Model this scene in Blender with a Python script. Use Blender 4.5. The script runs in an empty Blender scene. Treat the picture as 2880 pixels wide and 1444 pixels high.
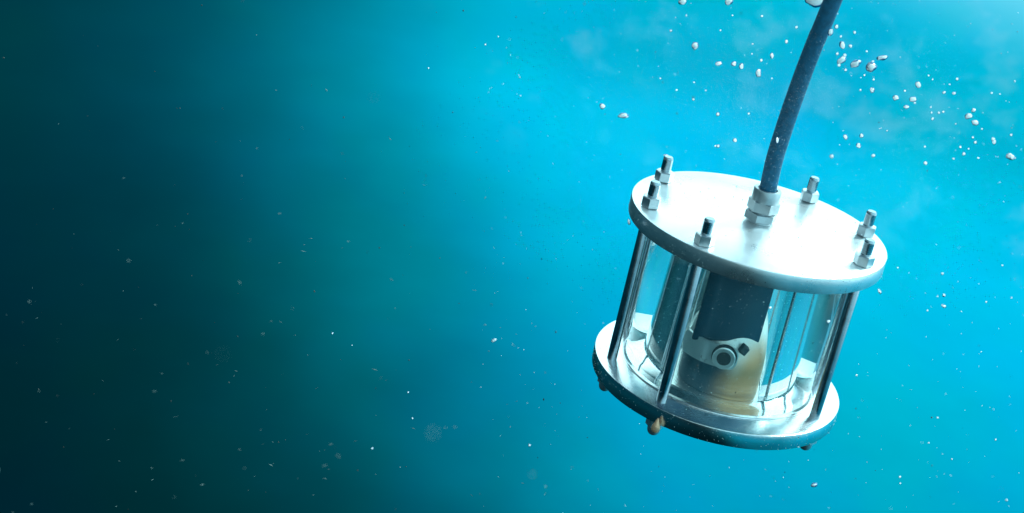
import bpy, bmesh, math, random
from mathutils import Vector, Matrix, noise

random.seed(7)
SC = bpy.context.scene
COL = SC.collection
R = 0.1            # radius of the instrument's end plates, metres; shapes below are written in plate radii

# ------------------------------------------------------------------ camera
YAW, PITCH, ROLL = 0.1643, -0.3952, 0.2119
FPX, PW, PH = 4200.0, 2880.0, 1444.0
CAMP = Vector((0.0, -11.0163, 5.1429)) * R
_M = Matrix.Rotation(YAW, 3, 'Z') @ Matrix.Rotation(PITCH, 3, 'X')
_r, _u, _f = _M @ Vector((1, 0, 0)), _M @ Vector((0, 0, 1)), _M @ Vector((0, 1, 0))
c_, s_ = math.cos(ROLL), math.sin(ROLL)
CR, CU, CF = c_ * _r + s_ * _u, -s_ * _r + c_ * _u, _f
cam = bpy.data.cameras.new('camera')
cam.sensor_width = 36.0
cam.lens = 36.0 * FPX / PW
cam.clip_start, cam.clip_end = 0.01, 500.0
cam.dof.use_dof = True; cam.dof.focus_distance = 1.17; cam.dof.aperture_fstop = 15.0
camo = bpy.data.objects.new('camera', cam)
COL.objects.link(camo)
camo.matrix_world = Matrix((CR, CU, -CF)).transposed().to_4x4()
camo.location = CAMP
SC.camera = camo

def ray(px, py):
    """unit direction of a photograph pixel (2880 x 1444)"""
    return (CF + CR * ((px - PW / 2) / FPX) + CU * ((PH / 2 - py) / FPX)).normalized()

def at(px, py, dist):
    return CAMP + ray(px, py) * dist

# ------------------------------------------------------------------ world, sun, exposure
SUN_EL, SUN_AZ = math.radians(46), math.radians(38)      # azimuth clockwise from +Y (behind the instrument, to the right)
w = bpy.data.worlds.new("World")
SC.world = w
w.use_nodes = True
nt = w.node_tree
bg = nt.nodes['Background']
sky = nt.nodes.new('ShaderNodeTexSky')
sky.sky_type = 'NISHITA'
sky.sun_disc = False
sky.sun_elevation = SUN_EL
sky.sun_rotation = SUN_AZ
wet = nt.nodes.new('ShaderNodeMix'); wet.data_type = 'RGBA'; wet.blend_type = 'MULTIPLY'; wet.inputs[0].default_value = 1
wet.inputs[7].default_value = (0.30, 0.95, 1.0, 1)          # skylight after a few metres of water: the red is gone
nt.links.new(sky.outputs[0], wet.inputs[6]); nt.links.new(wet.outputs[2], bg.inputs[0])
bg.inputs[1].default_value = 0.06
sl = bpy.data.lights.new('sun', 'SUN')
sl.energy = 5.0
sl.angle = math.radians(9)
sl.color = (0.66, 0.97, 1.0)        # daylight that has lost some red on its way down
so = bpy.data.objects.new('sun', sl)
COL.objects.link(so)
sdir = Vector((math.sin(SUN_AZ) * math.cos(SUN_EL), math.cos(SUN_AZ) * math.cos(SUN_EL), math.sin(SUN_EL)))
so.rotation_euler = sdir.to_track_quat('Z', 'Y').to_euler()
vs = SC.view_settings
vs.view_transform = 'Standard'; vs.look = 'None'; vs.exposure = 0.3; vs.gamma = 1.0
cy = SC.cycles
cy.use_denoising = True
cy.max_bounces = 16; cy.transmission_bounces = 14; cy.glossy_bounces = 8; cy.transparent_max_bounces = 16
cy.blur_glossy = 0.6
cy.sample_clamp_indirect = 6.0

# ------------------------------------------------------------------ helpers
def mat(name):
    m = bpy.data.materials.new(name); m.use_nodes = True
    return m, m.node_tree.nodes, m.node_tree.links, m.node_tree.nodes['Principled BSDF']

def ramp(nodes, stops, interp='EASE'):
    n = nodes.new('ShaderNodeValToRGB'); cr = n.color_ramp; cr.interpolation = interp
    while len(cr.elements) > len(stops): cr.elements.remove(cr.elements[-1])
    while len(cr.elements) < len(stops): cr.elements.new(0.5)
    for e, (p, c) in zip(cr.elements, stops):
        e.position = p
        e.color = (c, c, c, 1) if isinstance(c, (int, float)) else (*c, 1)
    return n

def srgb(r, g, b):
    f = lambda v: (v / 255) / 12.92 if v <= 10 else ((v / 255 + 0.055) / 1.055) ** 2.4
    return (f(r), f(g), f(b))

def link(name, me, material=None, parent=None, loc=None):
    o = bpy.data.objects.new(name, me); COL.objects.link(o)
    if material: me.materials.append(material)
    if parent: o.parent = parent
    if loc is not None: o.location = loc
    return o

def finish(name, bm, material, parent=None, smooth=True, loc=None, scale=R, sharp=35):
    bmesh.ops.scale(bm, vec=(scale,) * 3, verts=bm.verts)
    bmesh.ops.recalc_face_normals(bm, faces=bm.faces)
    if smooth:
        for f in bm.faces: f.smooth = True
        for e in bm.edges:
            if len(e.link_faces) == 2 and e.calc_face_angle(0) > math.radians(sharp): e.smooth = False
    me = bpy.data.meshes.new(name); bm.to_mesh(me); bm.free()
    return link(name, me, material, parent, loc)

def lathe(profile, n=96, closed=True):
    """turn a list of (r, z) about Z; closed joins last to first"""
    bm = bmesh.new(); rings = []
    for r, z in profile:
        if r < 1e-6: rings.append([bm.verts.new((0, 0, z))] * n)
        else: rings.append([bm.verts.new((r * math.cos(2 * math.pi * k / n), r * math.sin(2 * math.pi * k / n), z)) for k in range(n)])
    m = len(rings)
    for i in range(m if closed else m - 1):
        a, b = rings[i], rings[(i + 1) % m]
        for k in range(n):
            q = []
            for v in (a[k], a[(k + 1) % n], b[(k + 1) % n], b[k]):
                if v not in q: q.append(v)
            if len(q) >= 3:
                try: bm.faces.new(q)
                except ValueError: pass
    return bm

def disc_profile(r, z0, z1, bev):
    return [(0, z0), (r - bev, z0), (r - bev * .3, z0 + bev * .3), (r, z0 + bev), (r, z1 - bev), (r - bev * .3, z1 - bev * .3), (r - bev, z1), (0, z1)]

def hexprism(circ, z0, z1, rot=0.0, hole=0.0, chamfer=0.006):
    bm = bmesh.new()
    def ring(rad, z):
        return [bm.verts.new((rad * math.cos(rot + math.pi / 3 * k), rad * math.sin(rot + math.pi / 3 * k), z)) for k in range(6)]
    rs = [ring(circ - chamfer, z0), ring(circ, z0 + chamfer), ring(circ, z1 - chamfer), ring(circ - chamfer, z1)]
    for a, b in zip(rs, rs[1:]):
        for k in range(6): bm.faces.new((a[k], a[(k + 1) % 6], b[(k + 1) % 6], b[k]))
    bm.faces.new(rs[0][::-1]); bm.faces.new(rs[-1])
    return bm

def box_bm(sx, sy, sz, bev=0.012, seg=3):
    bm = bmesh.new(); bmesh.ops.create_cube(bm, size=1.0)
    bmesh.ops.scale(bm, vec=(sx, sy, sz), verts=bm.verts)
    bmesh.ops.bevel(bm, geom=list(bm.edges), offset=bev, segments=seg, profile=.5, affect='EDGES')
    return bm

def tube(points, radii, n=24, caps=True):
    bm = bmesh.new(); rings = []
    P = [Vector(p) for p in points]
    ref = Vector((0, 1, 0))
    for i, p in enumerate(P):
        t = (P[min(i + 1, len(P) - 1)] - P[max(i - 1, 0)]).normalized()
        a = t.cross(ref).normalized(); b = t.cross(a).normalized()
        r = radii[i] if isinstance(radii, (list, tuple)) else radii
        rings.append([bm.verts.new(p + (a * math.cos(2 * math.pi * k / n) + b * math.sin(2 * math.pi * k / n)) * r) for k in range(n)])
    for a, b in zip(rings, rings[1:]):
        for k in range(n): bm.faces.new((a[k], a[(k + 1) % n], b[(k + 1) % n], b[k]))
    if caps: bm.faces.new(rings[0][::-1]); bm.faces.new(rings[-1])
    return bm

def tag(o, label=None, cat=None, group=None, kind=None):
    for k, v in (('label', label), ('category', cat), ('group', group), ('kind', kind)):
        if v: o[k] = v
    return o

# ------------------------------------------------------------------ water all round (open at the surface, above 42 degrees)
WR = 40.0
bm = bmesh.new()
NA, NE = 96, 40
el0, el1 = math.radians(-89.5), math.radians(42)
rings = []
for i in range(NE + 1):
    e = el0 + (el1 - el0) * i / NE
    rings.append([bm.verts.new((WR * math.cos(e) * math.cos(2 * math.pi * k / NA), WR * math.cos(e) * math.sin(2 * math.pi * k / NA), WR * math.sin(e))) for k in range(NA)])
for a, b in zip(rings, rings[1:]):
    for k in range(NA): bm.faces.new((a[k], b[k], b[(k + 1) % NA], a[(k + 1) % NA]))
bm.faces.new(rings[0][::-1])
for f in bm.faces: f.smooth = True
me = bpy.data.meshes.new('water'); bm.to_mesh(me); bm.free()
m = bpy.data.materials.new('open_water'); m.use_nodes = True
nd, lk = m.node_tree.nodes, m.node_tree.links
nd.remove(nd['Principled BSDF'])
out = nd['Material Output']
tc = nd.new('ShaderNodeTexCoord')
nrm = nd.new('ShaderNodeVectorMath'); nrm.operation = 'NORMALIZE'
lk.new(tc.outputs['Object'], nrm.inputs[0])
def dotn(v):
    n = nd.new('ShaderNodeVectorMath'); n.operation = 'DOT_PRODUCT'
    lk.new(nrm.outputs[0], n.inputs[0]); n.inputs[1].default_value = v
    return n.outputs['Value']
def mathn(op, a, b=None, clamp=False):
    n = nd.new('ShaderNodeMath'); n.operation = op; n.use_clamp = clamp
    for s, v in zip(n.inputs, (a, b)):
        if v is None: continue
        if isinstance(v, (int, float)): s.default_value = v
        else: lk.new(v, s)
    return n.outputs[0]
def noisen(scale, detail, rough=.5, stretch=(1, 1, 1)):
    mp = nd.new('ShaderNodeMapping'); mp.inputs['Scale'].default_value = stretch
    lk.new(nrm.outputs[0], mp.inputs[0])
    n = nd.new('ShaderNodeTexNoise'); n.inputs['Scale'].default_value = scale
    n.inputs['Detail'].default_value = detail; n.inputs['Roughness'].default_value = rough
    lk.new(mp.outputs[0], n.inputs['Vector'])
    return n.outputs['Fac']
# the sunlit side of the water lies to the right and up, the shaded deep to the left and down
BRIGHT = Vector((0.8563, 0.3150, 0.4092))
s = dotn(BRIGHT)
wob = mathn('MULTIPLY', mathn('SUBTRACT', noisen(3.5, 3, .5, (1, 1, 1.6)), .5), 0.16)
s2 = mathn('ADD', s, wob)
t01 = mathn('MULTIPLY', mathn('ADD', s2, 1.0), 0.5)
rp = ramp(nd, [(0.0, srgb(0, 84, 104)), (0.2, srgb(0, 64, 80)), (0.30, srgb(0, 50, 62)), (0.325, srgb(0, 49, 60)), (0.375, srgb(0, 63, 75)), (0.40, srgb(0, 72, 86)), (0.425, srgb(0, 92, 109)), (0.452, srgb(0, 122, 146)),  # lowest stops brighten again out of view, added as fill for the rims
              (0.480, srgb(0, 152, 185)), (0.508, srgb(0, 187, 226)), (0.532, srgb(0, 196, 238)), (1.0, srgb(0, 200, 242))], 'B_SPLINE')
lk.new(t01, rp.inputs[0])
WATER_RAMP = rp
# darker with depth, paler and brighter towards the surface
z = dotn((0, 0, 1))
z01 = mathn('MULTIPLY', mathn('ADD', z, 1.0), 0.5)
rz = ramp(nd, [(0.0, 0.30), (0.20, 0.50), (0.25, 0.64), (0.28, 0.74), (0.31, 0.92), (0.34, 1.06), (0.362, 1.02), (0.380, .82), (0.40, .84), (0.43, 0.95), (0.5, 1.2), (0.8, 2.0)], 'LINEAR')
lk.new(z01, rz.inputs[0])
DEPTH_RAMP = rz
mul = nd.new('ShaderNodeMix'); mul.data_type = 'RGBA'; mul.blend_type = 'MULTIPLY'; mul.inputs[0].default_value = 1
lk.new(rp.outputs[0], mul.inputs[6]); lk.new(rz.outputs[0], mul.inputs[7])
# the side behind the photographer is open deep water, dimmer than the sunlit side
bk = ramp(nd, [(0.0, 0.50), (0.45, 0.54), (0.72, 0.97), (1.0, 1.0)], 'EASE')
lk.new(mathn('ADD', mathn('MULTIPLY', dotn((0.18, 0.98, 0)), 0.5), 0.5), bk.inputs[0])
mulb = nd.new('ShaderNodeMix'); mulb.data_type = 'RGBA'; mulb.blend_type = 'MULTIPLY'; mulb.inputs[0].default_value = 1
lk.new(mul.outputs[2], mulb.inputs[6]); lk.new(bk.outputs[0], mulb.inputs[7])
cl = mathn('ADD', mathn('MULTIPLY', noisen(9, 6, .6, (.8, .8, 1.8)), 0.34), 0.83)
mul2 = nd.new('ShaderNodeMix'); mul2.data_type = 'RGBA'; mul2.blend_type = 'MULTIPLY'; mul2.inputs[0].default_value = 1
lk.new(mulb.outputs[2], mul2.inputs[6]); lk.new(cl, mul2.inputs[7])
hue = ramp(nd, [(.36, (1, 1.05, .94)), (.5, (1, 1, 1)), (.64, (1, .95, 1.05))], 'LINEAR')
lk.new(noisen(5.5, 4, .55, (1, 1, 1.3)), hue.inputs[0])
mul3 = nd.new('ShaderNodeMix'); mul3.data_type = 'RGBA'; mul3.blend_type = 'MULTIPLY'; mul3.inputs[0].default_value = 1
lk.new(mul2.outputs[2], mul3.inputs[6]); lk.new(hue.outputs[0], mul3.inputs[7])
pm = ramp(nd, [(.52, 0.0), (.72, 1.0)], 'EASE'); lk.new(noisen(26, 5, .6, (1, 1, 1.2)), pm.inputs[0])     # pale misty patches where the water is bright
pz = ramp(nd, [(.49, 0.0), (.56, .62)], 'EASE'); lk.new(t01, pz.inputs[0])
mul3b = nd.new('ShaderNodeMix'); mul3b.data_type = 'RGBA'; mul3b.blend_type = 'ADD'
pu = ramp(nd, [(.33, 0.0), (.37, 1.0)], 'EASE'); lk.new(z01, pu.inputs[0])
lk.new(mathn('MULTIPLY', mathn('MULTIPLY', pm.outputs[0], pu.outputs[0]), pz.outputs[0]), mul3b.inputs[0]); lk.new(mul3.outputs[2], mul3b.inputs[6]); mul3b.inputs[7].default_value = (.085, .05, .03, 1)
mul2 = mul3b
# milky light scattered under the surface
su = ramp(nd, [(0.0, 0.0), (0.455, 0.0), (0.57, 0.8), (0.85, 1.0)], 'EASE')
lk.new(mathn('ADD', mathn('MULTIPLY', z01, .8), mathn('MULTIPLY', t01, .2)), su.inputs[0])
side = mathn('MULTIPLY', mathn('MULTIPLY', su.outputs[0], bk.outputs[0]), mathn('MULTIPLY', t01, 2.3, clamp=True))
mix = nd.new('ShaderNodeMix'); mix.data_type = 'RGBA'
lk.new(side, mix.inputs[0]); lk.new(mul2.outputs[2], mix.inputs[6])
mix.inputs[7].default_value = (1.5, 2.5, 2.7, 1)
em = nd.new('ShaderNodeEmission'); em.inputs[1].default_value = 0.812
lk.new(mix.outputs[2], em.inputs[0]); lk.new(em.outputs[0], out.inputs[0])
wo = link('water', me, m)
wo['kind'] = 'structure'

# ------------------------------------------------------------------ materials
def steel(name, base=(.70, .72, .73), r0=.2, r1=.4, bump=.12, metal=.92, var=.75, scale=1.0):
    m, n, l, b = mat(name)
    tc = n.new('ShaderNodeTexCoord')
    a = n.new('ShaderNodeTexNoise'); a.inputs['Scale'].default_value = 38 * scale; a.inputs['Detail'].default_value = 8; a.inputs['Roughness'].default_value = .65
    l.new(tc.outputs['Object'], a.inputs['Vector'])
    rr = n.new('ShaderNodeMapRange'); rr.inputs['From Min'].default_value = .3; rr.inputs['From Max'].default_value = .7
    rr.inputs['To Min'].default_value = r0; rr.inputs['To Max'].default_value = r1
    l.new(a.outputs['Fac'], rr.inputs['Value']); l.new(rr.outputs[0], b.inputs['Roughness'])
    g = n.new('ShaderNodeTexNoise'); g.inputs['Scale'].default_value = 700 * scale; g.inputs['Detail'].default_value = 4
    l.new(tc.outputs['Object'], g.inputs['Vector'])
    wv = n.new('ShaderNodeTexWave'); wv.wave_type = 'RINGS'; wv.rings_direction = 'Z'; wv.inputs['Scale'].default_value = 160 * scale
    wv.inputs['Distortion'].default_value = 1.2; wv.inputs['Detail'].default_value = 2
    l.new(tc.outputs['Object'], wv.inputs['Vector'])
    b0 = n.new('ShaderNodeBump'); b0.inputs['Strength'].default_value = bump * .5; b0.inputs['Distance'].default_value = .0003
    l.new(wv.outputs['Fac'], b0.inputs['Height'])
    bp = n.new('ShaderNodeBump'); bp.inputs['Strength'].default_value = bump; bp.inputs['Distance'].default_value = .0006
    l.new(b0.outputs[0], bp.inputs['Normal'])
    l.new(g.outputs['Fac'], bp.inputs['Height']); l.new(bp.outputs[0], b.inputs['Normal'])
    b.inputs['Metallic'].default_value = metal
    cr = ramp(n, [(.30, tuple(c * var for c in base)), (.5, base), (.72, tuple(min(1, c * 1.08) for c in base))], 'LINEAR')
    l.new(a.outputs['Fac'], cr.inputs[0]); l.new(cr.outputs[0], b.inputs['Base Color'])
    return m

M_PLATE = steel('plate_steel', (.84, .85, .85), .25, .36, var=.93)
M_BASE = steel('base_steel', (.80, .81, .81), .14, .22, metal=1.0, var=.9)
M_ROD = steel('rod_steel', (.36, .42, .46), .15, .26, metal=1.0, scale=2)
M_NUT = steel('nut_steel', (.66, .68, .69), .25, .42, scale=2)
M_GLAND = steel('gland_metal', (.44, .48, .50), .28, .45, scale=2)

m, n, l, b = mat('warm_polished_metal'); M_DOME = m
tc = n.new('ShaderNodeTexCoord')
a = n.new('ShaderNodeTexNoise'); a.inputs['Scale'].default_value = 22; a.inputs['Detail'].default_value = 6
l.new(tc.outputs['Object'], a.inputs['Vector'])
sp = n.new('ShaderNodeSeparateXYZ'); l.new(tc.outputs['Object'], sp.inputs[0])
def fac(src, a0, a1):
    q = n.new('ShaderNodeMapRange'); q.inputs['From Min'].default_value = a0; q.inputs['From Max'].default_value = a1
    q.interpolation_type = 'SMOOTHSTEP'; l.new(src, q.inputs['Value']); return q.outputs[0]
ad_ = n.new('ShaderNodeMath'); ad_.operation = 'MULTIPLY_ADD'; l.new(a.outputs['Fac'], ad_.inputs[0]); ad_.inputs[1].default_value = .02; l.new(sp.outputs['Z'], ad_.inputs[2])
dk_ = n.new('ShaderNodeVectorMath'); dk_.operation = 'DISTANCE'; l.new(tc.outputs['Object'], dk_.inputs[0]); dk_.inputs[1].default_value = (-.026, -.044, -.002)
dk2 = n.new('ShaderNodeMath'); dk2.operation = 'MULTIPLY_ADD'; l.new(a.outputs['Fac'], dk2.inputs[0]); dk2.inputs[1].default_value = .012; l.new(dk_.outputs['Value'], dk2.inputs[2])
low = fac(dk2.outputs[0], .052, .040)                              # shade and dark reflection painted into the colour of the lower front
ds_ = n.new('ShaderNodeVectorMath'); ds_.operation = 'DISTANCE'; l.new(tc.outputs['Object'], ds_.inputs[0]); ds_.inputs[1].default_value = (.032, -.036, .006)
st = n.new('ShaderNodeMath'); st.operation = 'MULTIPLY_ADD'; l.new(a.outputs['Fac'], st.inputs[0]); st.inputs[1].default_value = .02; l.new(ds_.outputs['Value'], st.inputs[2])
burn = fac(st.outputs[0], .054, .034)                              # a copper coloured burnt patch on one side
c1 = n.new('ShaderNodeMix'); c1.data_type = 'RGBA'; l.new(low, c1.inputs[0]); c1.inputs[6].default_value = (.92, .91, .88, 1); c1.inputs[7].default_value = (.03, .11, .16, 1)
c2 = n.new('ShaderNodeMix'); c2.data_type = 'RGBA'; l.new(burn, c2.inputs[0]); l.new(c1.outputs[2], c2.inputs[6]); c2.inputs[7].default_value = (.80, .38, .16, 1)
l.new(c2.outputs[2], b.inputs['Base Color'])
b.inputs['Metallic'].default_value = .4; b.inputs['Roughness'].default_value = .34

def plain(name, col, rough, metal=0.0, nscale=60, var=.25, bump=.1):
    m, n, l, b = mat(name)
    tc = n.new('ShaderNodeTexCoord')
    a = n.new('ShaderNodeTexNoise'); a.inputs['Scale'].default_value = nscale; a.inputs['Detail'].default_value = 6
    l.new(tc.outputs['Object'], a.inputs['Vector'])
    cr = ramp(n, [(.3, tuple(c * (1 - var) for c in col)), (.7, tuple(min(1, c * (1 + var)) for c in col))], 'LINEAR')
    l.new(a.outputs['Fac'], cr.inputs[0]); l.new(cr.outputs[0], b.inputs['Base Color'])
    b.inputs['Roughness'].default_value = rough; b.inputs['Metallic'].default_value = metal
    bp = n.new('ShaderNodeBump'); bp.inputs['Strength'].default_value = bump; bp.inputs['Distance'].default_value = .0005
    l.new(a.outputs['Fac'], bp.inputs['Height']); l.new(bp.outputs[0], b.inputs['Normal'])
    return m
M_CABLE = plain('cable_rubber', (.004, .11, .20), .7, nscale=300, bump=.4)
M_BOX = plain('black_plastic', (.001, .055, .10), .9, nscale=200, var=.06)
M_DARK = plain('dark_rubber', (.02, .025, .03), .6)
M_SHEET = steel('bracket_steel', (.90, .92, .93), .25, .36, metal=.7)
M_SPECK = plain('pale_sediment', (.75, .78, .74), .7)
M_SPECK_DIM = plain('dim_sediment', (.18, .24, .22), .8)
M_SPECK_DARK = plain('dark_sediment', (.03, .035, .03), .8)

def glass(name, ior, col=(1, 1, 1)):
    m, n, l, b = mat(name)
    b.inputs['Base Color'].default_value = (*col, 1)
    b.inputs['Roughness'].default_value = 0.0
    b.inputs['Transmission Weight'].default_value = 1.0
    b.inputs['IOR'].default_value = ior
    return m
M_GLASS_WET = glass('glass_against_water', 1.12, (.92, .97, .95))
n, l = M_GLASS_WET.node_tree.nodes, M_GLASS_WET.node_tree.links
tc = n.new('ShaderNodeTexCoord'); mp = n.new('ShaderNodeMapping'); mp.inputs['Scale'].default_value = (1, 1, .07)
ns = n.new('ShaderNodeTexNoise'); ns.inputs['Scale'].default_value = 55; ns.inputs['Detail'].default_value = 6
l.new(tc.outputs['Object'], mp.inputs[0]); l.new(mp.outputs[0], ns.inputs['Vector'])
fr = n.new('ShaderNodeMapRange'); fr.inputs['From Min'].default_value = .35; fr.inputs['From Max'].default_value = .75
fr.inputs['To Min'].default_value = .02; fr.inputs['To Max'].default_value = .13
l.new(ns.outputs['Fac'], fr.inputs['Value'])
df = n.new('ShaderNodeBsdfTranslucent'); df.inputs['Color'].default_value = (.35, .78, .84, 1)
df2 = n.new('ShaderNodeBsdfDiffuse'); df2.inputs['Color'].default_value = (.35, .78, .84, 1)
ad = n.new('ShaderNodeMixShader'); l.new(df.outputs[0], ad.inputs[1]); l.new(df2.outputs[0], ad.inputs[2])
fm = n.new('ShaderNodeMixShader'); l.new(fr.outputs[0], fm.inputs[0])
l.new(n['Principled BSDF'].outputs[0], fm.inputs[1]); l.new(ad.outputs[0], fm.inputs[2]); l.new(fm.outputs[0], n['Material Output'].inputs[0])
M_GLASS_DRY = glass('glass_against_air', 1.49, (.84, .93, .89))

# ------------------------------------------------------------------ the instrument
H = 1.312
DZ = .020 * R      # the base sits this much above z = 0
PT = 0.13          # plate thickness
BC = 0.8835        # bolt circle
RODR = 0.040
dev = bpy.data.objects.new('underwater_housing', None); COL.objects.link(dev)
dev.empty_display_size = .05
dev.location.z = DZ
tag(dev, 'cylindrical steel and glass instrument housing hanging from the cable', 'underwater instrument')

finish('top_plate', lathe(disc_profile(1.0, H - PT, H, .008), 192), M_PLATE, dev)
finish('bottom_plate', lathe(disc_profile(1.0, -PT, 0, .008), 192), M_BASE, dev)
# seat rings that hold the tube
finish('seat_ring', lathe([(.60, .0015), (.775, .0015), (.775, .012), (.772, .015), (.60, .015)], 160), M_BASE, dev)
finish('seat_ring', lathe([(.60, H - PT - .0015), (.768, H - PT - .0015), (.768, H - PT - .034), (.761, H - PT - .04), (.60, H - PT - .04)], 160), M_PLATE, dev)
# thick glass tube: outer wall meets water, inner wall meets the air inside
TO, TI = .757, .53
z0, z1 = .018, H - PT - .042
def tube_glass():
    bm = lathe([(TI, z0), (TO - .012, z0), (TO, z0 + .012), (TO, z1 - .012), (TO - .012, z1), (TI, z1)], 256)
    o = finish('glass_tube', bm, M_GLASS_WET, dev, sharp=60)
    o.data.materials.append(M_GLASS_DRY)
    for p in o.data.polygons:
        c = p.center
        if math.hypot(c.x, c.y) < (TI + .003) * R and z0 * R + 1e-5 < c.z < z1 * R - 1e-5: p.material_index = 1
    return o
tube_glass()


ANG = {'F': -22.5, 'E': 22.5, 'D': 67.5, 'A': 157.5, 'B': 202.5, 'C': 247.5}
NUTROT = {'A': .2, 'B': .5, 'C': .15, 'D': .75, 'E': .4, 'F': .9}
TOPZ = H + .205
def stud_profile():
    top, bot = TOPZ, -PT - .105
    return [(0, bot), (RODR * .6, bot + .004), (RODR, bot + .02), (RODR, top - .012), (RODR * .8, top), (0, top)]
rod_me = None
def hex_with_hole(): pass
rodp = finish('tie_rod', lathe(stud_profile(), 32), M_ROD, dev, loc=(0, 0, 0))
# a screw thread on the part above the plate: fine rings
def thread_bm(za, zb):
    prof = []; z = za; k = 0
    while z < zb:
        prof.append((RODR + (.0014 if k % 2 else .0), z)); z += .0085; k += 1
    prof = [(RODR * .9, za)] + prof + [(RODR * .9, zb)]
    return lathe(prof, 32)
nutp = finish('nut', hexprism(.075, H + .0015, H + .085, 0, chamfer=.007), M_NUT, rodp, sharp=25)
thrp = finish('thread', thread_bm(H + .09, TOPZ - .014), M_ROD, rodp, sharp=20)
def acorn():
    prof = [(0, -PT - .165)]
    for k in range(1, 8):
        a = math.pi / 2 * k / 7
        prof.append((.05 * math.sin(a), -PT - .115 - .05 * math.cos(a)))
    prof += [(.052, -PT - .10), (.052, -PT - .08), (0, -PT - .08)]
    return lathe(prof, 32)
lnp = finish('lower_nut', hexprism(.075, -PT - .085, -PT - .002, 0, chamfer=.007), M_NUT, rodp, sharp=25)
acp = finish('cap', acorn(), M_NUT, rodp)
kids = [nutp, thrp, lnp, acp]
first = True
for key, a in ANG.items():
    a = math.radians(a)
    if first: r_ = rodp; first = False; ks = kids
    else:
        r_ = rodp.copy(); COL.objects.link(r_); r_.parent = dev
        ks = []
        for k in kids:
            c = k.copy(); COL.objects.link(c); c.parent = r_; ks.append(c)
    r_.location = (BC * R * math.cos(a), BC * R * math.sin(a), 0)
    for k in ks: k.rotation_euler = (0, 0, NUTROT[key])

# a copper coloured plug screwed into the rim of the base
M_PLUG = plain('copper_plug', (.85, .42, .24), .3, .3, nscale=90)
pa = math.radians(ANG['C'] + 4.5)
pl = finish('rim_plug', lathe([(0, -.115), (.022, -.110), (.040, -.092), (.045, -.068), (.038, -.040), (.022, -.012), (.010, .022), (0, .034)], 32), M_PLUG, dev)
pl.location = Vector((1.035 * math.cos(pa), 1.035 * math.sin(pa), -.085)) * R
pl.scale = (.78, .78, .86)
pl['label'] = 'copper coloured drop shaped plug'

# cable gland at the middle of the top plate
gl = finish('cable_gland', lathe([(0, H + .0015), (.10, H + .0015), (.10, H + .02), (.094, H + .022), (.094, H + .10), (0, H + .10)], 48), M_GLAND, dev)
finish('lower_nut', hexprism(.128, H + .020, H + .082, math.radians(20), chamfer=.004), M_GLAND, gl, sharp=25)
finish('upper_nut', hexprism(.122, H + .092, H + .175, math.radians(-2), chamfer=.004), M_GLAND, gl, sharp=25)
cp = [(.078, H + .172), (.106, H + .172), (.106, H + .262), (.101, H + .270), (.078, H + .270), (.072, H + .255), (.072, H + .18)]
finish('cap', lathe(cp, 64), M_GLAND, gl)
finish('seal', lathe([(.0665, H + .18), (.0715, H + .18), (.0715, H + .262), (.0665, H + .262)], 48), M_DARK, gl)

# inside the tube: steel dome on the bottom plate, black box under the top plate, bracket with an eyelet between
def dome_bm():
    rc, zc, hgt = .475, .17, .44
    prof = [(0, .002), (rc, .002), (rc, zc)]
    for k in range(1, 17):
        a = math.pi / 2 * k / 16
        prof.append((rc * math.cos(a) if k < 16 else 0, zc + hgt * math.sin(a)))
    return lathe(prof, 128)
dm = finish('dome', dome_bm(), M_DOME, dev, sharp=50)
dm.location = (.04 * R, .03 * R, 0)
BA = math.radians(18.5)
BZ = .402
bx = finish('black_box', box_bm(.585, .11, H - PT - .002 - BZ, .018), M_BOX, dev)
bx.location = Vector((.016, -.312, (H - PT - .002 + BZ) / 2)) * R
bx.rotation_euler = (0, 0, BA)
def curved_sheet(r0, r1, a0, a1, za, zb, cut=.05, n=28):
    """a strip of a cylinder wall whose two upright edges have rounded corners"""
    bm = bmesh.new(); cols = []
    for k in range(n + 1):
        t = k / n; a = math.radians(a0 + (a1 - a0) * t)
        arc = (r0 + r1) / 2 * math.radians(abs(a1 - a0))
        e = min(t, 1 - t) * arc
        c = cut - math.sqrt(max(0, cut * cut - (cut - e) ** 2)) if e < cut else 0
        cols.append([bm.verts.new((rr * math.cos(a), rr * math.sin(a), zz)) for rr, zz in ((r0, za + c), (r1, za + c), (r1, zb - c), (r0, zb - c))])
    for a, b in zip(cols, cols[1:]):
        for i in range(4): bm.faces.new((a[i], a[(i + 1) % 4], b[(i + 1) % 4], b[i]))
    bm.faces.new(cols[0][::-1]); bm.faces.new(cols[-1])
    return bm
br = finish('bracket', curved_sheet(.474, .488, 226, 285.5, .262, .436), M_SHEET, dev)
EA = math.radians(273)
er = finish('eyelet', lathe([(.050, -.006), (.096, -.006), (.096, .002), (.050, .002)], 48), M_DARK, br)
eb = finish('eyelet_boss', lathe([(.054, -.008), (.084, -.006), (.088, 0), (.080, .006), (.054, .004)], 48), M_SHEET, br)
eh = finish('eyelet_hole', lathe([(0, -.008), (.053, -.008), (.053, .003), (0, .003)], 32), M_DARK, br)
for o_, rr, zz in ((er, .493, .362), (eb, .500, .350), (eh, .501, .348)):
    o_.rotation_euler = (math.pi / 2, 0, EA + math.pi / 2)
    o_.location = Vector((rr * math.cos(EA), rr * math.sin(EA), zz)) * R
cl_ = finish('clip', box_bm(.07, .04, .07, .01), M_DARK, dev)
cl_.location = Vector((.165, -.40, .405)) * R
cl_.rotation_euler = (0, math.radians(30), math.radians(20))

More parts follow.
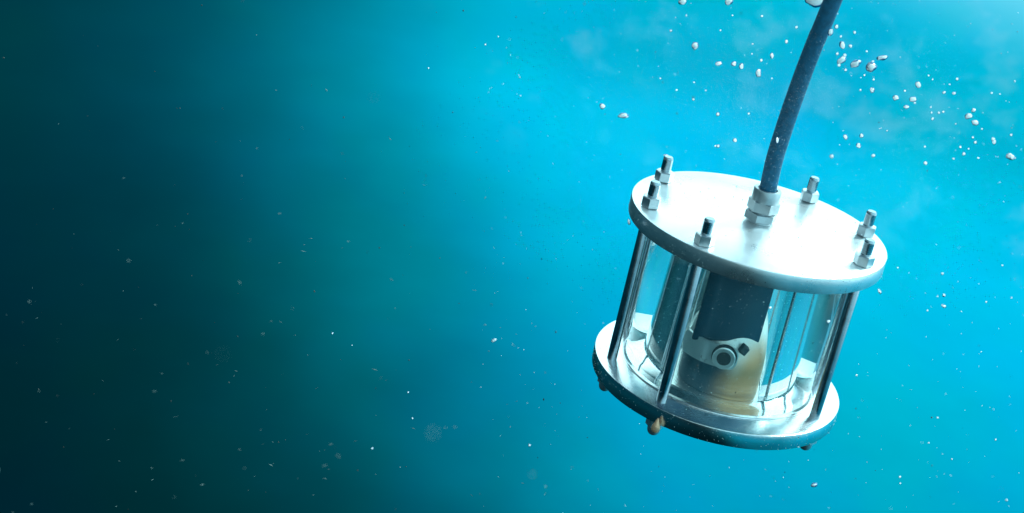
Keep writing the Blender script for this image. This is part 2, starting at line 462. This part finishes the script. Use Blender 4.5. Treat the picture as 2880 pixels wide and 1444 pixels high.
# ------------------------------------------------------------------ the cable
def on_plane(px, py):                      # photograph pixel on the upright plane through the housing's axis
    d = ray(px, py); t = -CAMP.y / d.y
    return CAMP + d * t
pts = [Vector((0, 0, (H + .19) * R)), Vector((0, 0, (H + .265) * R))]
for px, py in ((2178.3, 450), (2202.9, 370), (2233.1, 280), (2265.7, 190), (2302.9, 95), (2342.9, 0)):
    pts.append(on_plane(px, py))
d = (pts[-1] - pts[-2]).normalized()
for k in range(1, 14):
    d = (d + Vector((-.008, .004, .03))).normalized()
    pts.append(pts[-1] + d * .35)
def smooth_path(P, sub=6):
    out = []
    for i in range(len(P) - 1):
        p0, p1, p2, p3 = P[max(i - 1, 0)], P[i], P[i + 1], P[min(i + 2, len(P) - 1)]
        for k in range(sub):
            t = k / sub
            out.append(.5 * ((2 * p1) + (p2 - p0) * t + (2 * p0 - 5 * p1 + 4 * p2 - p3) * t * t + (3 * p1 - p0 - 3 * p2 + p3) * t ** 3))
    return out + [P[-1]]
cb = tube([p / R for p in smooth_path(pts)], .066, 32)
cable = finish('cable', cb, M_CABLE)
tag(cable, 'thick dark cable rising from the gland on top of the housing', 'cable')

# ------------------------------------------------------------------ bubbles
m, n, l, b = mat('air_bubble'); M_BUB = m
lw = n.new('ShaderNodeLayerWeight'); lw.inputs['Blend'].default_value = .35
b.inputs['Base Color'].default_value = (.98, .98, .98, 1); b.inputs['Roughness'].default_value = .2
b.inputs['Subsurface Weight'].default_value = 1.0; b.inputs['Subsurface Radius'].default_value = (1, 1, 1); b.inputs['Subsurface Scale'].default_value = .012
rf = n.new('ShaderNodeBsdfPrincipled'); rf.inputs['Base Color'].default_value = (.0, .10, .26, 1); rf.inputs['Roughness'].default_value = .12  # dark blue edge painted in for the reflections at a bubble's rim
mx2 = n.new('ShaderNodeMixShader')
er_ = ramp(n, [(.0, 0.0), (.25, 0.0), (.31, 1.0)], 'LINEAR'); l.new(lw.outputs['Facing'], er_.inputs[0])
gb = n.new('ShaderNodeBsdfGlass'); gb.inputs['IOR'].default_value = .75; gb.inputs['Roughness'].default_value = 0.0
gm = n.new('ShaderNodeMixShader'); gm.inputs[0].default_value = .05; l.new(b.outputs[0], gm.inputs[1]); l.new(gb.outputs[0], gm.inputs[2])
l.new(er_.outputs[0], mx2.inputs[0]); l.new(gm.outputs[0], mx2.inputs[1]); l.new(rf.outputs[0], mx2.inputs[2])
l.new(mx2.outputs[0], n['Material Output'].inputs[0])

def zone(x, y):
    if y < 480:
        if x < 1700: return 'far left of the cable'
        if x < 2000: return 'up on the left of the cable'
        if x < 2200: return 'close to the left side of the cable'
        if x < 2470: return 'close to the right side of the cable'
        if x < 2660: return 'between the cable and the right edge'
        return 'in the upper right corner'
    if x < 1500: return 'in the dim water left of the housing'
    if x < 2500: return 'beside the housing'
    return 'right of the housing' if y < 1000 else 'in the lower right corner'

def blob(name, px, py, wpx, hpx, tilt, dist, sub=2, mtl=None, lump=.16, seed=0):
    """an uneven bubble seen at (px, py), wpx x hpx photograph pixels across, dist metres from the lens"""
    bm = bmesh.new(); bmesh.ops.create_icosphere(bm, subdivisions=sub, radius=1.0)
    for v in bm.verts:
        v.co *= 1 + lump * noise.noise(v.co * 1.3 + Vector((seed * 3.1, seed * 1.7, 0)))
    k = dist / FPX * .5
    sc = Vector((wpx * k, (wpx + hpx) * .5 * k, hpx * k))
    for v in bm.verts: v.co = Vector((v.co.x * sc.x, v.co.y * sc.y, v.co.z * sc.z))
    for f in bm.faces: f.smooth = True
    me = bpy.data.meshes.new(name); bm.to_mesh(me); bm.free()
    o = link(name, me, mtl or M_BUB)
    rot = Matrix((CR, CF, CU)).transposed() @ Matrix.Rotation(math.radians(tilt), 3, 'Y')
    o.matrix_world = Matrix.Translation(at(px, py, dist)) @ rot.to_4x4()
    return o

# x, y, width, height (photograph pixels), tilt, distance, label
BIG = [
 (1920, 5, 24, 17, 25, 1.05, 'large bubble cut by the top edge, the left one of two'),
 (2051, 5, 24, 17, 30, 1.12, 'large bubble cut by the top edge, nearer the cable'),
 (1955, 129, 20, 20, 0, 1.00, 'round bubble with a small tail, alone below the two at the top edge'),
 (2021, 179, 20, 12, 10, 1.10, 'flat bubble left of the pair beside the cable'),
 (2085, 187, 13, 16, -15, 1.18, 'upright bubble, right one of a pair left of the cable'),
 (2133, 206, 16, 24, 0, 1.05, 'pear shaped bubble just left of the cable'),
 (2171, 157, 11, 16, 0, 1.20, 'small upright bubble close to the left side of the cable'),
 (1694, 299, 17, 16, 0, 1.12, 'round bubble farthest left of the cable'),
 (1753, 326, 29, 15, 8, 1.06, 'long flat bubble above and left of the steel lid'),
 (2369, 127, 15, 22, 12, 1.05, 'pear shaped bubble close to the right side of the cable'),
 (2336, 91, 15, 21, -20, 1.10, 'bubble touching the right edge of the cable'),
 (2352, 76, 10, 12, 0, 1.10, 'small bubble just above the one touching the cable'),
 (2366, 170, 29, 17, 35, 1.02, 'long tilted bubble at the left end of the row right of the cable'),
 (2407, 179, 30, 20, 25, 1.04, 'large oblong bubble in the middle of the row right of the cable'),
 (2450, 190, 27, 27, 40, 1.00, 'largest lumpy bubble at the right end of the row by the cable'),
 (2482, 163, 30, 14, 5, 1.12, 'wide flat bubble above the largest lumpy one'),
 (2453, 254, 13, 16, 0, 1.15, 'oval bubble below the largest lumpy one'),
 (2519, 275, 16, 15, 0, 1.10, 'round bubble, left one of the group halfway to the right edge'),
 (2582, 239, 14, 19, 10, 1.08, 'upright bubble at the top of the group halfway to the right edge'),
 (2568, 280, 20, 16, 10, 1.16, 'broad bubble in the middle of the group halfway to the right edge'),
 (2549, 301, 16, 10, 0, 1.12, 'flat bubble at the bottom of the group halfway to the right edge'),
 (2724, 327, 20, 16, 10, 1.05, 'upper bubble of the pair near the right edge'),
 (2743, 346, 21, 14, -10, 1.05, 'lower bubble of the pair near the right edge'),
 (2841, 441, 23, 17, -25, 1.00, 'large bubble lying lowest near the right edge'),
 (2415, 410, 12, 16, 15, 1.15, 'oval bubble above the right half of the steel lid'),
 (2423, 382, 11, 12, 0, 1.18, 'small bubble just above the oval one over the lid'),
 (2378, 386, 11, 16, 25, 1.12, 'upright bubble above the lid, nearer the cable'),
 (2186, 395, 8, 18, 5, 1.10, 'thin long bubble clinging in front of the cable'),
 (2474, 820, 9, 15, 30, 1.10, 'lone bubble right of the lid rim'),
 (2796, 400, 10, 13, 10, 1.2, 'small double bubble above the lowest large one at the right'),
 (2738, 311, 78 // 7, 11, 0, 1.3, 'small faint bubble behind the pair near the right edge'),
 (1769, 625, 8, 17, 8, 1.12, 'narrow bubble beside the left rim of the lid'),
 (2064, 180, 15, 13, 0, 1.14, 'lumpy bubble, left one of a pair left of the cable'),

 (2290, 1364, 18, 12, 15, 1.0, 'flat bubble low down below the housing'),
 (1389, 958, 16, 9, 30, .95, 'white flake shaped bubble alone in the middle of the water'),
 (2654, 861, 14, 9, -25, 1.05, 'oblong bubble in open water right of the housing'),
 (2655, 831, 9, 9, 0, 1.1, None), (2651, 770, 8, 8, 0, 1.1, None), (2409, 1056, 6, 6, 0, 1.1, None),
 (1489, 1253, 8, 8, 0, 1.0, None), (2298, -2, 62, 40, 10, 1.3, 'broad milky bubble behind the cable at the top edge'),
 (1872, 437, 13, 6, 0, 1.22, 'small bubble resting over the rear left stud'),
 (2166, 866, 9, 9, 0, 1.0, None),
]
SMALL = [(1887,87,7),(2026,86,7),(1930,44,5),(2060,44,5),(2143,46,7),(2141,170,9),(2212,118,10),(1903,254,6),(1857,221,5),
 (1950,280,8),(2019,322,11),(2106,320,7),(2067,395,11),(2020,411,9),(2117,124,5),(2115,152,5),(2171,221,5),(1985,255,5),(2240,77,7),
 (2404,92,9),(2392,130,9),(2360,184,9),(2355,152,8),(2376,156,9),(2455,174,8),(2378,197,8),(2438,145,6),(2457,224,6),(2431,212,6),
 (2573,290,6),(2545,256,7),(2655,261,9),(2683,263,9),(2692,223,8),(2671,238,5),(2623,224,5),(2612,213,5),(2618,302,5),(2620,317,6),
 (2641,318,8),(2653,315,7),(2623,335,8),(2762,363,5),(2688,349,5),(2736,387,7),(2743,401,8),(2793,392,8),(2844,380,7),(2854,445,6),
 (2711,433,10),(2701,414,7),(2724,419,5),(2682,447,7),(2601,413,6),(2751,445,5),(2603,459,10),(2339,440,11),(2456,438,9),(2495,368,5),
 (2789,262,6),(2812,265,5),(2854,229,5),(2420,254,6),(2365,103,6),(2637,834,5),(2774,850,6),(2608,874,5),(2525,753,5),(2637,1175,6),
 (2800,1237,6),(2831,1407,7),(2677,1292,5),(2532,1360,6),(2531,1342,6),(2612,1246,5),(2845,838,5),(2819,747,5),(1464,270,4),(1365,126,5),
 (1205,192,5),(1462,218,4),(1047,1262,7),(935,938,6),(1148,1104,6),(990,972,4),(1160,1177,5),(2330,905,10),(2012,411,6),(1952,232,5)]
rb = random.Random(3)
k = 0
for x, y, wd, ht, tl, ds, lb in BIG:
    k += 1
    o = blob('bubble', x, y, wd, ht, -tl, ds, 3, seed=k, lump=.30)
    if lb is None:
        zn = zone(x, y); tag(o, 'tiny round white bubble drifting loose ' + zn, 'bubble', 'tiny bubbles ' + zn)
    else:
        tag(o, lb, 'bubble', 'bubbles around the cable')
for x, y, wd in SMALL:
    k += 1
    ds = rb.uniform(.9, 1.35)
    if 1650 < x < 2500 and 420 < y < 1260: ds = rb.uniform(.85, 1.0)
    o = blob('bubble', x, y, wd * rb.uniform(.9, 1.2), wd * rb.uniform(.9, 1.2), rb.uniform(-40, 40), ds, 2, seed=k, lump=.3)
    zn = zone(x, y); tag(o, 'tiny round white bubble drifting loose ' + zn, 'bubble', 'tiny bubbles ' + zn)

# ------------------------------------------------------------------ fine bubbles and drifting matter nobody could count
def swarm(name, items, mtl, label, cat):
    """items: (centre, (sx, sy, sz), rotation)"""
    V, F = [], []
    base = [Vector(v) for v in ((1, 0, 0), (-1, 0, 0), (0, 1, 0), (0, -1, 0), (0, 0, 1), (0, 0, -1))]
    fc = [(0, 2, 4), (2, 1, 4), (1, 3, 4), (3, 0, 4), (2, 0, 5), (1, 2, 5), (3, 1, 5), (0, 3, 5)]
    for c, sz, rot in items:
        o_ = len(V)
        for v in base: V.append(c + rot @ Vector((v.x * sz[0], v.y * sz[1], v.z * sz[2])))
        F += [tuple(i + o_ for i in f) for f in fc]
    me = bpy.data.meshes.new(name); me.from_pydata(V, [], F)
    o = link(name, me, mtl)
    if label: tag(o, label, cat)
    o['kind'] = 'stuff'
    return o
def rrot(r): return Matrix.Rotation(r.uniform(0, 6.28), 3, 'Z') @ Matrix.Rotation(r.uniform(0, 3.14), 3, 'X')
def clear_of_housing(p):
    q = p / R
    return math.hypot(q.x, q.y) > 1.06 or q.z > H + .05 or q.z < -PT - .05
r = random.Random(11)
it = []
# plume of micro bubbles spreading around the cable and over the lid
while len(it) < 80000:
    px = r.gauss(2170, 300); py = r.gauss(390, 200); ds = r.uniform(1.0, 1.75)
    p = at(px, py, ds)
    if not clear_of_housing(p): continue
    if noise.noise(p * 9) + .5 * noise.noise(p * 25) < r.uniform(.05, .45): continue
    q = r.uniform(.00004, .00008) * (2.4 if r.random() < .01 else 1)
    it.append((p, (q, q, q), rrot(r)))
swarm('fine_bubbles', it, M_BUB, 'plume of very fine white bubbles spreading around cable and lid', 'fine bubbles')
it = []
while len(it) < 520:
    px = r.uniform(1350, 2880); py = r.uniform(0, 1444); ds = r.uniform(.6, 1.6)
    p = at(px, py, ds)
    if not clear_of_housing(p): continue
    q = r.uniform(.00018, .00042) * ds
    it.append((p, (q, q * r.uniform(.6, 1.4), q * r.uniform(.6, 1.4)), rrot(r)))
swarm('white_specks', it, M_BUB, 'tiny white specks drifting all through the bright water', 'specks')
it = []
for k in range(120):
    px = r.uniform(-50, 1500) if r.random() < .6 else r.gauss(780, 260); py = min(1500, max(-60, 1444 - abs(r.gauss(0, 520)))) if r.random() < .8 else r.uniform(0, 1444)
    ds = r.uniform(.6, 1.5); p = at(px, py, ds)
    L = abs(r.gauss(.0007, .0006)) * ds + .0003; t_ = r.uniform(.00012, .00030)
    rot = Matrix((CR, CF, CU)).transposed() @ Matrix.Rotation(r.gauss(0, .45), 3, 'Y') @ Matrix.Rotation(r.gauss(0, .4), 3, 'Z')
    it.append((p, (L, t_, t_), rot))
for k in range(6):
    px = r.uniform(-50, 2900) if r.random() < .5 else r.uniform(-50, 1500); py = r.uniform(0, 1444); ds = r.uniform(.18, .5)
    if px > 1550 and 400 < py < 1270: continue
    q = r.uniform(.0002, .0006)
    it.append((at(px, py, ds), (q, q * r.uniform(.5, 1), q * r.uniform(.5, 1)), rrot(r)))
swarm('drifting_fibres', it, M_SPECK_DIM, 'short pale fibres and flakes drifting in the dark water', 'drifting matter')
it = []
for k in range(170):
    px = r.uniform(0, 2880); py = r.uniform(0, 1444); ds = r.uniform(.6, 1.5); p = at(px, py, ds)
    if not clear_of_housing(p): continue
    q = r.uniform(.0002, .0007) * ds
    it.append((p, (q, q * r.uniform(.4, 1), q * r.uniform(.5, 1.6)), rrot(r)))
swarm('dark_flecks', it, M_SPECK_DARK, 'small dark flecks scattered through the water', 'drifting matter')

# grit stuck to the rims, rods, glass and cable
it, itd = [], []
def grit(p, nrm_):
    q = r.uniform(.00010, .00030) * (2.0 if r.random() < .04 else 1)
    (it if r.random() < .72 else itd).append((p, (q, q * r.uniform(.6, 1.3), q * r.uniform(.6, 1.3)), rrot(r)))
for k in range(900):
    a = r.uniform(math.pi, 2 * math.pi); zz = r.uniform(0, PT)
    top_ = r.random() < .6
    if noise.noise(Vector((a * 3, zz * 8, 5))) < r.uniform(-.5, .4): continue
    grit(Vector((math.cos(a) * 1.001, math.sin(a) * 1.001, (H - zz) if top_ else -zz)) * R, None)
for k in range(1500):
    a = r.gauss(math.radians(265), .55) if k > 700 else r.uniform(math.pi, 2 * math.pi)
    if noise.noise(Vector((a * 2, 3, 5))) < r.uniform(-.5, .4): continue
    zz = r.uniform(.08, H - PT - .05)
    grit(Vector((math.cos(a) * (TO + .001), math.sin(a) * (TO + .001), zz)) * R, None)
for k in range(26):
    a = r.uniform(0, 6.28); q = r.uniform(.2, .97)
    itd.append((Vector((q * math.cos(a), q * math.sin(a), H + .002)) * R, (.0004, .0005, .0002), rrot(r)))
for k in range(60):
    a = r.uniform(math.pi, 2 * math.pi); q = r.uniform(.80, .97)
    grit(Vector((q * math.cos(a), q * math.sin(a), .002)) * R, None)
for o_, nm, mt_ in ((it, 'pale_grit', M_SPECK), (itd, 'dark_grit', M_SPECK_DARK)):
    g = swarm(nm, o_, mt_, None, None); g.parent = dev
it = []
P_ = smooth_path(pts)
for k in range(420):
    i = r.randrange(4, 44); c = P_[i].lerp(P_[i + 1], r.random())
    a = r.uniform(math.pi * .95, math.pi * 2.05)
    tdir = (P_[i + 1] - P_[i]).normalized(); e1 = tdir.cross(Vector((0, 1, 0))).normalized(); e2 = Vector((0, -1, 0))
    q = r.uniform(.00008, .00028)
    it.append((c + (e1 * math.cos(a) - e2 * math.sin(a)) * .0666 * R, (q, q, q), rrot(r)))
g = swarm('pale_grit', it, M_SPECK, None, None); g.parent = cable
